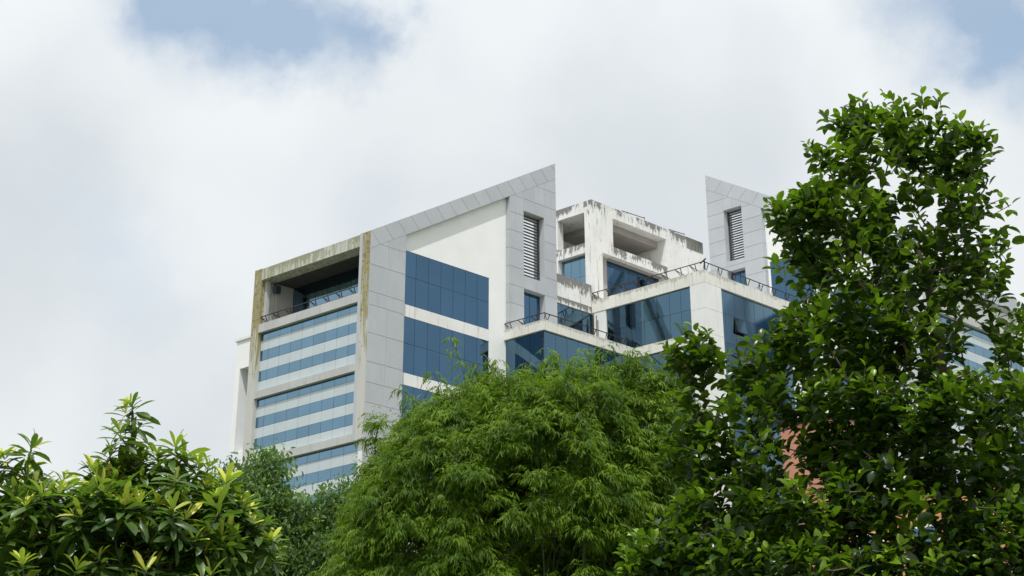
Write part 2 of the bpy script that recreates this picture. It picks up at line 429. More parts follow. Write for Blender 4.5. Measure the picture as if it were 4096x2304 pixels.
    if wa0 > pier_a: addw([(pier_a, zlow-12), (wa0, zlow-12), (wa0, tops[0][1]), (pier_a, tops[0][1])])
    k.build('wall', 'white', B)
    for i in range(len(tops)-1):
        q = MB(); z1, z0 = tops[i][0], tops[i+1][1]
        q.poly_prism([mapf(a, .33, z) for a, z in ((wa0+.002, z0), (wa1-.002, z0), (wa1-.002, z1), (wa0+.002, z1))],
                     [mapf(a, .62, z) for a, z in ((wa0+.002, z0), (wa1-.002, z0), (wa1-.002, z1), (wa0+.002, z1))])
        q.build('band', 'band', B)
    return wall

# left wing: the wall runs along v at u = 0
pier_rows = [26.5, 27.4, 29.0, 30.79, 32.1, 33.43, 35.33, 37.2, 38.1, 39.95, 41.5, 43.2, 45]
spike_rows = [x for x in (47.26-1.37*i for i in range(11, -5, -1))]
wing(lambda a, b, z: P(-b, a, z), 0.0, 16.03, 0.635, 2.8, 11.66, (12.95, 14.88, 42.74, 47.69), (38.3, 41.77), None, pier_rows,
     (2.8, 10.15, [(38.1, 41.86), (33.47, 37.28), (28.87, 32.68), (24.27, 28.08)]), 'granite', 28.5, spike_rows)
for (z0, z1) in [(38.1, 41.86), (33.47, 37.28), (28.87, 32.68), (24.27, 28.08)]:
    window(B, 'E', -0.36, [2.8]+[3.98+1.03*i for i in range(6)]+[10.15], [z0, (z0+z1)/2+.1, z1], 'glass')
box('wall', 'stone', B, -10.2, -0.62, 0.62, 2.75, 0, 28.49)
box('core_wall', 'white', B, -10.3, -0.62, 2.8, 15.9, 0, 41.3)
box('wall', 'white', B, -0.6, -0.4, 2.8, 11.6, 0, 24.2)

# right wing: mirror of the left one, its wall runs along u at v = 30.2
VR, UR, DZ = 30.2, 17.65, 3.23
right_rows = [48.79+3.23-1.15*i for i in range(16, -6, -1)]
wing(lambda a, b, z: P(UR-a, VR+b, z), DZ, 16.03, 0.635, 2.8, 11.4, (13.05, 14.59, 47.83, 52.15), (41.0, 47.0), None, [x+DZ for x in pier_rows],
     (7.82, 11.2, [(43.3, 47.05), (37.9, 41.9), (33.0, 36.9)]), 'granite_light', 20.0, right_rows)
for (z0, z1) in [(43.3, 47.05), (37.9, 41.9), (33.0, 36.9)]:
    window(B, 'S', VR+0.36, lin(UR-11.2, UR-7.82, 3), [z0, (z0+z1)/2, z1], 'glass')
for (z0, z1) in [(39.6, 43.4), (34.8, 38.6)]:
    wdw = window(B, 'S', VR+0.30, lin(UR-6.6, UR-3.4, 3), [z0, (z0+z1)/2, z1], 'glass_teal')
box('core_wall', 'white', B, 1.8, 17.0, VR+0.65, VR+13.6, 0, 44.4)

# striped front facade between mossy posts (v = 0)
def striped(name_mat_olive):
    pass
front = box('front_frame', 'frame', B, -9.88, -0.69, 0.004, 1.0, 28.45, 28.95)
box('post', 'olive', front, -10.6, -9.9, 0, 0.6, 28.45, 42.25, label='algae stained left post of the striped front')
box('post', 'olive', front, -0.67, -0.03, -0.03, 0.02, 28.45, 42.24, label='algae stained right post of the striped front')
box('beam', 'frame_moss', front, -9.9, -0.67, 0.006, 1.0, 41.4, 42.22, label='moss streaked top beam of the striped front')
box('beam', 'frame', front, -9.9, -0.67, 0.004, 0.9, 37.6, 38.2)
box('beam', 'frame', front, -9.9, -0.67, 0.004, 0.9, 33.0, 33.5)
box('roof', 'roof', B, -10.6, -1.0, 0.62, 3.0, 41.42, 42.1)
box('side_wall', 'frame', B, -10.58, -9.9, 0.6, 3.2, 28.45, 41.42)
cols_s = [-9.9]+[-9.15+1.035*i for i in range(8)]+[-0.67]
for k in range(4):
    T = 37.78-H*k
    rows = [T-4.27]+[T-0.71*i for i in (5, 4, 3, 2, 1, 0)]
    window(B, 'S', 0.26, cols_s, rows, lambda j: ('spandrel', 'glass_stripe', 'spandrel', 'glass_stripe', 'spandrel', 'glass_stripe')[j] if j else 'spandrel', gap=0.018)
box('band', 'stone', B, -10.0, -0.62, 0.24, 0.6, 23.96, 24.2)
box('corner_post', 'frame', B, -10.3, -9.9, 0.2, 0.7, 0, 28.4)
box('corner_post', 'stone', B, -0.66, -0.3, 0.2, 2.7, 0, 28.44)
box('lower_wall', 'white', B, -9.9, -0.67, 0.4, 0.62, 0, 19.0)
# terrace behind the top opening
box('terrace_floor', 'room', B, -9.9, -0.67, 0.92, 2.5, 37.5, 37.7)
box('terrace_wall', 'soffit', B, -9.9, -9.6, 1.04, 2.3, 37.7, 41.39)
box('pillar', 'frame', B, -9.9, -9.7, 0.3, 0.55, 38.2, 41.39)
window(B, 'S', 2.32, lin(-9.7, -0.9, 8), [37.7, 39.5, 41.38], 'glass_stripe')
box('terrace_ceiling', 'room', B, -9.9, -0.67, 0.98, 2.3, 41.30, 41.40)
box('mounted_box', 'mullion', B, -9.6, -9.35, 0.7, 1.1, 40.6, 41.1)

# white stair block beyond the left end
box('stair_block', 'white', B, -18.42, -17.95, 5.0, 9.0, 31.9, 40.15)
box('stair_block', 'white', B, -17.95, -10.6, 5.0, 9.0, 38.0, 40.15)
box('stair_block', 'white', B, -17.95, -15.2, 5.9, 9.0, 31.0, 38.0)
box('stair_block', 'white', B, -15.2, -10.6, 5.002, 9.0, 0, 38.0)
box('cap', 'concrete', B, -18.55, -10.6, 4.9, 9.1, 40.15, 40.32)
window(B, 'S', 5.7, [-17.95, -17.2, -16.2, -15.2], [32.0, 34, 36, 38.0], 'glass')
box('stair_block', 'white', B, -17.9, -15.2, 5.3, 9.0, 30.9, 31.9)
window(B, 'S', 5.6, [-17.4, -16.4, -15.2], [24, 27.4, 30.9], 'glass')
box('stair_block', 'white', B, -17.8, -17.42, 5.45, 9.0, 0, 30.9)

# low bay with a projecting glass corner
def slab(parts, mat_panel, face, plane, a0, a1, z0, z1, joints):
    for i in range(len(joints)-1):
        piece('panel', mat_panel, parts, face, plane, joints[i], joints[i+1], z0, z1, 0.06, 0.022)
lowr = box('slab', 'cream', B, -0.33, 2.96, 11.5, 19.9, 37.66, 38.35)
slab(lowr, 'cream', 'S', 11.45, 0, 0, 37.655, 38.4, [-0.32, 0.55, 1.75, 3.02])
slab(lowr, 'cream', 'E', 3.02, 0, 0, 37.655, 38.4, [11.45+1.21*i for i in range(8)])
window(B, 'S', 11.62, [-0.33]+[0.7, 1.75, 2.8], [20, 24.3, 27, 29.5, 31.3, 33.4, 35.5, 37.65], 'glass_teal')
window(B, 'E', 2.86, [11.62+1.03*i for i in range(9)], [20, 24.3, 27, 29.5, 31.3, 33.4, 35.5, 37.65], 'glass_teal')
box('mullion_post', 'mullion', B, 2.79, 2.84, 11.63, 11.68, 20, 37.65)
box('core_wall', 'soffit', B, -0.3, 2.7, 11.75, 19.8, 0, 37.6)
# wall behind the low terrace, below and above the concrete parapet
window(B, 'E', -0.56, [16.03+1.01*i for i in range(5)], [38.36, 40.2, 41.8], 'glass_teal')
box('parapet', 'concrete', B, -0.9, -0.46, 15.95, 19.9, 41.82, 44.03, label='concrete parapet with black rain stains above the teal glazing')
box('roof', 'roof', B, -8.0, -0.9, 11.7, 20.0, 41.3, 41.9)

# middle tower, glass between stone columns
mid = box('slab', 'cream', B, -0.46, 8.82, 19.96, 30.15, 41.86, 42.74)
slab(mid, 'cream', 'S', 19.91, 0, 0, 41.85, 42.8, [-0.46, 0.4, 1.59, 2.8, 4.03, 5.26, 6.48, 7.68, 8.88])
slab(mid, 'cream', 'E', 8.88, 0, 0, 41.85, 42.8, [19.91, 21.1, 22.3, 23.5, 24.7, 25.9, 27.1, 28.3, 30.15])
midl = box('slab', 'cream', B, 3.03, 7.66, 19.97, 20.6, 37.66, 38.35)
slab(midl, 'cream', 'S', 19.91, 0, 0, 37.655, 38.4, [3.02, 4.2, 5.4, 6.55, 7.68])
zs = [41.85, 40.0, 38.2, 36.4, 34.6, 32.8, 31.0, 29.2, 27.4, 25.6]
colm = box('column', 'stone', B, 7.72, 8.84, 19.95, 21.54, 0, 41.85)
for i in range(len(zs)-1):
    piece('panel', 'stone', colm, 'S', 19.91, 7.68, 8.88, zs[i+1], zs[i], 0.06, 0.022)
    piece('panel', 'stone', colm, 'E', 8.88, 19.91, 21.0, zs[i+1], zs[i], 0.06, 0.022)
    piece('panel', 'stone', colm, 'E', 8.88, 21.0, 21.58, zs[i+1], zs[i], 0.06, 0.022)
box('column', 'stone', B, -0.34, 0.67, 19.95, 20.6, 38.35, 41.85)
pc = MB()
pc.bar(P(-0.1, 19.9, 41.6), P(-0.1, 19.9, 38.5), 0.025); pc.bar(P(0.02, 19.9, 41.2), P(0.02, 19.9, 39.9), 0.03)
pc.build('drain_pipe', 'rust', B)
window(B, 'S', 20.06, [0.67, 1.7, 2.75, 3.8, 4.85, 5.9, 6.8, 7.7], [38.38, 40.2, 41.85], 'glass_teal')
window(B, 'S', 20.06, [2.9, 3.8, 4.85, 5.9, 6.8, 7.7], [22, 25, 28, 30.4, 32.8, 35.2, 37.65], 'glass_teal')
rc = [21.56]+[22.06+1.035*i for i in range(7)]+[28.96]
window(B, 'E', 8.72, rc, [24, 26.2, 28.4, 30.6, 32.7, 34.6, 36.3, 38.0, 40.1, 41.84], 'glass_bay')
c2 = box('column', 'stone', B, 7.8, 8.84, 28.96, 30.15, 0, 41.85)
for i in range(len(zs)-1): piece('panel', 'stone', c2, 'E', 8.88, 28.96, 30.15, zs[i+1], zs[i], 0.06, 0.022)
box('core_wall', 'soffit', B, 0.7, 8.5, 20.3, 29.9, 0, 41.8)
# open sash on the right glass face
sash = MB()
s0, s1, zt, zb, ou = 23.0, 24.05, 40.05, 39.0, 0.16
def SV(v, z): return P(8.76+ou*(zt-z)/(zt-zb), v, z)
for a, b in (((s0, zt), (s1, zt)), ((s1, zt), (s1, zb)), ((s1, zb), (s0, zb)), ((s0, zb), (s0, zt))):
    sash.bar(SV(*a), SV(*b), 0.035)
sh = sash.build('open_sash', 'rust', B, label='top hung sash standing open in the blue glazing')
q = MB(); q.poly_prism([SV(s0, zt), SV(s1, zt), SV(s1, zb), SV(s0, zb)], [p+Vector((.02, 0, 0)) for p in (SV(s0, zt), SV(s1, zt), SV(s1, zb), SV(s0, zb))]); q.build('pane', 'glass', sh)
box('opening', 'mullion', B, 8.722, 8.735, s0, s1, zb, zt)

# weathered concrete stair tower behind
TU, TV = -0.40, 20.02
tw = box('concrete_tower', 'concrete', B, -5.2, TU, TV, 32.1, 50.06, 50.95, label='concrete roof tower with black rain stains and open storey')
def tb(*b, name='wall', mat='concrete', label=None): return box(name, mat, tw, *b, label=label)
tb(-1.04, TU, TV, 22.2, 46.93, 50.06, mat='concrete_upper')
tb(-1.04, TU, TV, 21.05, 42.0, 46.93, mat='concrete_upper', label='corner pillar of the stair tower')                       # corner pillar (upper) and left part of the right face
tb(-5.2, -3.5, TV, 20.6, 42.0, 50.06)
tb(-3.5, -1.04, TV, 20.35, 46.8, 47.6)                     # sill beams on both faces
tb(-0.85, TU, 22.2, 27.95, 46.935, 47.72)
tb(-5.2, TU, 27.95, 32.1, 42.0, 50.06, mat='concrete_upper')
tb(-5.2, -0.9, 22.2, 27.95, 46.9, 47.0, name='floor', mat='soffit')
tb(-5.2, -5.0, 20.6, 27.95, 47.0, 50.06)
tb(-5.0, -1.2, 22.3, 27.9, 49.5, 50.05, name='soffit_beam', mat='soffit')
tb(TU, TU+0.02, 30.24, 32.12, 50.0, 50.96, mat='blackened', name='stained_patch', label='blackened corner of the parapet')
tb(-1.3, -1.06, 21.0, 22.2, 42.0, 46.93, mat='white', name='recessed_pier')
window(tw, 'S', 20.45, [-3.5, -2.7, -1.9, -1.04], [43.6, 45.2, 46.8], 'glass_stripe')
window(tw, 'E', -1.22, [22.2]+[22.75+.97*i for i in range(6)]+[28.4], [42.2, 45.2, 46.93], 'glass')
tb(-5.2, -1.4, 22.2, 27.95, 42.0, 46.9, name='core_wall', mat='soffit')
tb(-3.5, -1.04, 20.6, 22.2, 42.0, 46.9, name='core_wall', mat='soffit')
# cut-back under the beam on the right face: darker return


# rooftop railings
def railing(p0, p1, inward, n, h=0.46, r=0.035, skip=(), label=None):
    p0 = Vector(p0); p1 = Vector(p1); d = (p1-p0); L = d.length; d.normalize(); up = Vector((0, 0, 1))
    inn = Vector(inward).normalized()
    rl = MB().bar(p0+up*h, p1+up*h, r).build('railing', 'rust', B, label=label)
    for i in range(n):
        if i in skip: continue
        t = (i+0.35)/n*L
        base = p0+d*t+inn*0.28
        k = MB()
        k.bar(base, p0+d*(t-0.42)+up*h, r*0.85)
        k.bar(base+up*0.02, p0+d*(t+0.02)+up*h, r*0.85)
        k.bar(p0+d*(t-0.42)+up*(h-0.02), base+inn*0.25+up*(h-.35), r*0.7)
        k.build('bracket', 'rust', rl)
    return rl
railing(P(-9.85, 0.1, 38.2), P(-0.72, 0.1, 38.2), (0, 1, 0), 8, h=0.54, skip=(3,), label='dark steel rail across the open terrace')
railing(P(-0.28, 11.5, 38.4), P(3.05, 11.5, 38.4), (0, 1, 0), 3)
railing(P(3.0, 11.5, 38.4), P(3.0, 20.0, 38.4), (-1, 0.2, 0), 6)
railing(P(-0.46, 19.98, 42.8), P(8.86, 19.98, 42.8), (0, 1, 0), 8, h=0.62)
railing(P(8.82, 19.98, 42.8), P(8.82, 30.0, 42.8), (-1, .2, 0), 7, h=0.62)
k = MB()
k.bar(P(8.8, 20.1, 42.8), P(8.8, 20.1, 43.5), .05); k.bar(P(8.4, 20.2, 43.45), P(9.0, 20.0, 43.6), .05); k.bar(P(8.6, 20.4, 42.8), P(8.8, 20.1, 43.4), .05)
k.build('rail_post', 'rust', B)
for v0, v1, up_ in ((23.2, 25.6, .22), (28.3, 30.0, .16)):
    k = MB(); k.bar(P(TU, v0, 51.0), P(TU, v1, 51.0+up_*.6), .03); k.bar(P(TU+.05, v1, 51.0), P(TU, v1, 51.0+up_), .03)
    k.bar(P(TU, v0+.6, 50.98), P(TU-1.0, v0+1.5, 51.5), .035); k.build('roof_bar', 'rust', tw)
# small bracket low on the left pier, and tiny hooks in the reveals
k = MB(); k.bar(P(0, 1.2, 28.6), P(1.0, 1.6, 28.7), .05); k.bar(P(0.9, 1.6, 28.7), P(0.2, 2.0, 28.3), .04); k.build('wall_bracket', 'rust', B)

# striped end facade of the right wing (u = UR)
e = box('front_frame', 'frame', B, UR-1.0, UR-0.004, VR+0.69, 43.9, 31.2, 31.75)
box('post', 'stone', e, UR-0.02, UR+0.03, VR+0.05, VR+0.67, 31.2, 45.4)
box('post', 'stone', e, UR-0.6, UR, 43.4, 44.1, 31.2, 44.6)
box('beam', 'granite', e, UR-1.0, UR-0.006, VR+0.67, 44.1, 43.5, 44.6)
box('beam', 'frame', e, UR-1.0, UR-0.004, VR+0.67, 44.1, 40.85, 41.4)
box('beam', 'frame', e, UR-1.0, UR-0.004, VR+0.67, 44.1, 36.2, 36.75)
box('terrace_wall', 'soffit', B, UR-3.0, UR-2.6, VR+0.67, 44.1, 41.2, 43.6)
for k in range(3):
    T = 41.0-H*k
    rows = [T-4.27]+[T-0.71*i for i in (5, 4, 3, 2, 1, 0)]
    window(B, 'E', UR-0.26, [VR+0.67+1.06*i for i in range(13)], rows, lambda j: ('spandrel', 'glass_stripe', 'spandrel', 'glass_stripe', 'spandrel', 'glass_stripe')[j])

# ------------------------------------------------------------------ terracotta building in front of the right wing
TB = tag(empty('terracotta_building', P(14, 23, 0)), 'low terracotta and orange rendered block seen in gaps of the broad leaved tree', 'building')
inv = -P(14, 23, 0)
def tbx(name, mat, parent, *b):
    o = box(name, mat, parent, *b)
    if parent is TB: o.location = inv
    return o
tbx('wall', 'terracotta', TB, 11.6, 15.6, 23, 27, 0, 31.6)
tbx('parapet_cap', 'mullion', TB, 11.5, 15.7, 22.9, 27.1, 31.6, 31.85)
tbx('wall', 'orange', TB, 15.6, 34, 22.0, 29.0, 0, 25.2)
tbx('parapet_cap', 'white', TB, 15.5, 34.1, 21.9, 29.1, 25.2, 25.55)
for i in range(5):
    wn = tbx('window', 'white', TB, 17+3.4*i, 18.8+3.4*i, 21.93, 22.05, 21.0, 23.4)
    box('pane', 'glass_teal', wn, 17.15+3.4*i, 18.65+3.4*i, 21.9, 21.94, 21.15, 23.25)

# ------------------------------------------------------------------ foliage engine
def leafmat(name, dark, light, young_sunlit, trans, rough=0.42, tmixf=0.38, spec=0.5):
    mt = bpy.data.materials.new(name); mt.use_nodes = True; t = mt.node_tree; t.nodes.clear()
    out = t.nodes.new('ShaderNodeOutputMaterial'); p = t.nodes.new('ShaderNodeBsdfPrincipled')
    at_ = t.nodes.new('ShaderNodeAttribute'); at_.attribute_name = 'age_sunlit'
    g = t.nodes.new('ShaderNodeNewGeometry')
    n = tnoise(t, g.outputs['Position'], 2.2, 3)
    c = tmix(t, tramp(t, n, 0.35, 0.68), dark, light)
    c = tmix(t, tramp(t, at_.outputs['Fac'], 0.3, 1.0), c, young_sunlit)  # new-leaf tone; on the broad leaved tree it also paints sunlit tips
    t.links.new(c, p.inputs['Base Color']); p.inputs['Roughness'].default_value = rough
    p.inputs['Specular IOR Level'].default_value = spec
    tr = t.nodes.new('ShaderNodeBsdfTranslucent')
    ct = tmix(t, tramp(t, at_.outputs['Fac'], 0.2, 1.0), trans, tuple(min(1, x*1.7) for x in trans))
    t.links.new(ct, tr.inputs['Color'])
    mixs = t.nodes.new('ShaderNodeMixShader'); mixs.inputs[0].default_value = tmixf
    t.links.new(p.outputs[0], mixs.inputs[1]); t.links.new(tr.outputs[0], mixs.inputs[2])
    t.links.new(mixs.outputs[0], out.inputs['Surface'])
    return mt
def barkmat(name, c):
    mt, t, p, out = newmat(name); g = t.nodes.new('ShaderNodeNewGeometry')
    n = tnoise(t, tscale(t, g.outputs['Position'], (1, 1, .3)), 14, 5)
    t.links.new(tmix(t, tramp(t, n, .35, .7), tuple(x*.55 for x in c), c), p.inputs['Base Color']); p.inputs['Roughness'].default_value = .85
    return mt

def leaf_template(widths, ts, fold=0.18, droop=0.25, L=1.0, W=1.0):
    """leaf along +Y, blade folded along the midrib, tip drooping; widths at stations ts"""
    V = [(0, 0, 0)]; F = []
    zc = lambda t: -droop*t*t
    for t, wd in zip(ts, widths):
        V += [(-wd*W, t*L, zc(t)+fold*wd), (0, t*L, zc(t)), (wd*W, t*L, zc(t)+fold*wd)]
    V.append((0, L, zc(1)-0.02)); tip = len(V)-1; n = len(ts)
    F += [(0, 2, 1), (0, 3, 2)]
    for i in range(n-1):
        a = 1+3*i; b = a+3
        F += [(a, a+1, b+1, b), (a+1, a+2, b+2, b+1)]
    a = 1+3*(n-1); F += [(a, a+1, tip), (a+1, a+2, tip)]
    return np.array(V, dtype=np.float64), F
def blade_template(w, droop=0.12):
    V = [(0, 0, 0), (-w, .3, -droop*.09), (w, .3, -droop*.09), (-w*.7, .7, -droop*.5), (w*.7, .7, -droop*.5), (0, 1, -droop)]
    return np.array(V, dtype=np.float64), [(0, 2, 1), (1, 2, 4, 3), (3, 4, 5)]

def frames(dirs, ups):
    y = dirs/np.linalg.norm(dirs, axis=1, keepdims=True)
    x = np.cross(y, ups); ln = np.linalg.norm(x, axis=1, keepdims=True); x = np.where(ln < 1e-4, [[1, 0, 0]], x/np.maximum(ln, 1e-6))
    z = np.cross(x, y)
    return np.stack([x, y, z], axis=2)     # columns

def mesh_inst(name, tmpl, pos, fr, scl, age_sunlit, mat, parent=None, origin=None, smooth=True):
    V, F = tmpl; n = len(pos); nv = len(V)
    vv = np.einsum('nij,vj->nvi', fr, V)*scl[:, None, None]+pos[:, None, :]
    if origin is not None: vv = vv-np.array(origin)
    me = bpy.data.meshes.new(name)
    me.vertices.add(n*nv); me.vertices.foreach_set('co', vv.reshape(-1).astype(np.float32))
    lt = np.array([len(f) for f in F]); flat = np.array([i for f in F for i in f])
    loops = (flat[None, :]+(np.arange(n)*nv)[:, None]).reshape(-1)
    me.loops.add(len(loops)); me.loops.foreach_set('vertex_index', loops.astype(np.int32))
    tot = np.tile(lt, n); st = np.concatenate([[0], np.cumsum(tot)[:-1]])
    me.polygons.add(len(tot)); me.polygons.foreach_set('loop_start', st.astype(np.int32))
    try: me.polygons.foreach_set('loop_total', tot.astype(np.int32))
    except Exception: pass
    me.polygons.foreach_set('use_smooth', np.full(len(tot), smooth))
    a = me.attributes.new('age_sunlit', 'FLOAT', 'POINT'); a.data.foreach_set('value', np.repeat(age_sunlit, nv).astype(np.float32))
    me.update(calc_edges=True); me.materials.append(mat)
    o = bpy.data.objects.new(name, me); col.objects.link(o)
    if parent: o.parent = parent
    return o

def leaf_objects(tree, tmpls, pos, fr, scl, age_sunlit, idx, mat, name='leaf'):
    """leaves big enough to pick apart: one object each, sharing a few meshes"""
    base = np.array(tree.location); meshes = {}
    for i in idx:
        key = (int(i) % len(tmpls), int(min(4, age_sunlit[i]*5)))
        if key not in meshes:
            o = mesh_inst(name, tmpls[key[0]], np.zeros((1, 3)), np.eye(3)[None], np.ones(1), np.array([(key[1]+.5)/5]), mat)
            meshes[key] = o.data; bpy.data.objects.remove(o)
        o = bpy.data.objects.new(name, meshes[key]); col.objects.link(o); o.parent = tree
        mm = Matrix(((fr[i]*scl[i]).tolist())).to_4x4(); mm.translation = Vector(pos[i]-base)
        o.matrix_local = mm

def grow(nodes, radii0, targets, steps=4, sag=0.06, tip=0.006, expo=2.3, maxr=None):
    """skeleton: nodes = trunk polyline; each target is joined to the nearest node. returns edges with radii"""
    Pn = [np.array(x, float) for x in nodes]; par = [-1]+list(range(len(nodes)-1)); plen = [0.0]
    for i in range(1, len(Pn)): plen.append(plen[-1]+np.linalg.norm(Pn[i]-Pn[i-1]))
    top = Pn[len(Pn)//2]
    order = np.argsort([np.linalg.norm(t-top) for t in targets])
    ends = np.zeros(len(targets), int)
    arr = np.array(Pn)
    for k in order:
        t = targets[k]
        d = np.linalg.norm(arr-t, axis=1); rise = arr[:, 2]-t[2]
        cost = d+0.22*np.array(plen)+np.maximum(rise, 0)*0.8
        cost[0] += 5
        j = int(np.argmin(cost)); a = Pn[j]; prev = j
        seg = t-a; L = np.linalg.norm(seg); ns = max(2, min(steps, int(L/0.25)+1))
        new = []
        for s in range(1, ns+1):
            f = s/ns
            p = a+seg*f+np.array([0, 0, -sag*L*math.sin(math.pi*f)])+(rng.normal(0, 0.025*L, 3) if s < ns else 0)
            Pn.append(p); par.append(prev); plen.append(plen[prev]+L/ns); prev = len(Pn)-1; new.append(p)
        ends[k] = prev
        arr = np.vstack([arr, new])
    n = len(Pn); r = np.zeros(n); acc = np.zeros(n)
    kids = np.zeros(n, int)
    for i in range(n):
        if par[i] >= 0: kids[par[i]] += 1
    depth_order = sorted(range(n), key=lambda i: -i)
    for i in depth_order:
        ri = max(tip, acc[i]**(1/expo))
        if i < len(radii0): ri = max(ri, radii0[i]) if maxr is None else radii0[i]
        r[i] = ri
        if par[i] >= 0: acc[par[i]] += ri**expo
    return np.array(Pn), np.array(par), r, ends

def tube_mesh(name, Pn, par, r, sel, mat, parent, origin, sides=6):
    ids = [i for i in sel if par[i] >= 0]
    if not ids: return None
    A = Pn[par[ids]]; Bp = Pn[ids]; ra = np.minimum(r[par[ids]], r[ids]*1.6); rb = r[ids]
    d = Bp-A; L = np.linalg.norm(d, axis=1, keepdims=True); d = d/np.maximum(L, 1e-6)
    h = np.where(np.abs(d[:, 2:3]) < .9, [[0, 0, 1.]], [[1., 0, 0]]); x = np.cross(d, h); x /= np.linalg.norm(x, axis=1, keepdims=True); y = np.cross(d, x)
    ang = np.arange(sides)*2*math.pi/sides
    ring = np.cos(ang)[None, :, None]*x[:, None, :]+np.sin(ang)[None, :, None]*y[:, None, :]
    va = (A-d*ra[:, None]*.3)[:, None, :]+ring*ra[:, None, None]; vb = (Bp+d*rb[:, None]*.3)[:, None, :]+ring*rb[:, None, None]
    vv = np.concatenate([va, vb], axis=1).reshape(-1, 3)-np.array(origin)
    F = []
    for k in range(len(ids)):
        o = k*2*sides
        for s in range(sides): F.append((o+s, o+(s+1) % sides, o+sides+(s+1) % sides, o+sides+s))
    me = bpy.data.meshes.new(name); me.from_pydata(vv.tolist(), [], F); me.materials.append(mat)
    me.polygons.foreach_set('use_smooth', [True]*len(F))
    ob = bpy.data.objects.new(name, me); col.objects.link(ob); ob.parent = parent
    return ob

def sample_lobes(lobes, n, dist, depth_k=0.8, shell=0.5, minsep=0.0):
    """points inside ellipsoid lobes (cx, cy, rx, ry, weight, depth offset in m)"""
    out = []; W = np.array([l[4]*l[2]*l[3] for l in lobes], float); W /= W.sum(); who = []
    F0 = Vector((FWD.x, FWD.y, 0)).normalized()
    tries = 0
    while len(out) < n and tries < n*30:
        tries += 1
        k = rng.choice(len(lobes), p=W); l = lobes[k]; D_ = dist+l[5]
        v = rng.normal(size=3); v /= np.linalg.norm(v); rr = rng.random()**(1/3)
        if rng.random() < shell: rr = 0.8+0.2*rng.random()
        v = v*rr; c = at(l[0], l[1], D_); mpp = D_/FPX/0.93
        p = np.array(c+RGT*(v[0]*l[2]*mpp)+Vector((0, 0, 1))*(v[2]*l[3]*mpp)+F0*(v[1]*(l[2]+l[3])/2*mpp*depth_k))
        if minsep and out and np.min(np.linalg.norm(np.array(out)-p, axis=1)) < minsep: continue
        out.append(p); who.append(k)
    return np.array(out), np.array(who)

def cam_px(pts):
    q = np.array(pts)-np.array(CAM); z = q@np.array(FWD)
    return np.stack([2048+FPX*(q@np.array(RGT))/z, 1152-FPX*(q@np.array(UPV))/z, z], axis=1)

def pick_front(pos, scl, n=300, lenpx=10):
    """the largest leaves that face the camera side of the crown: nearest one per small image cell"""
    c = cam_px(pos); ok = (c[:, 0] > -20) & (c[:, 0] < 4116) & (c[:, 1] > -20) & (c[:, 1] < 2320)
    cell = {}
    for i in np.argsort(c[:, 2]):
        if not ok[i]: continue
        k = (int(c[i, 0]//70), int(c[i, 1]//70))
        cell.setdefault(k, i)
    ids = np.array(sorted(cell.values(), key=lambda i: -scl[i]/c[i, 2]))
    return ids[:n]

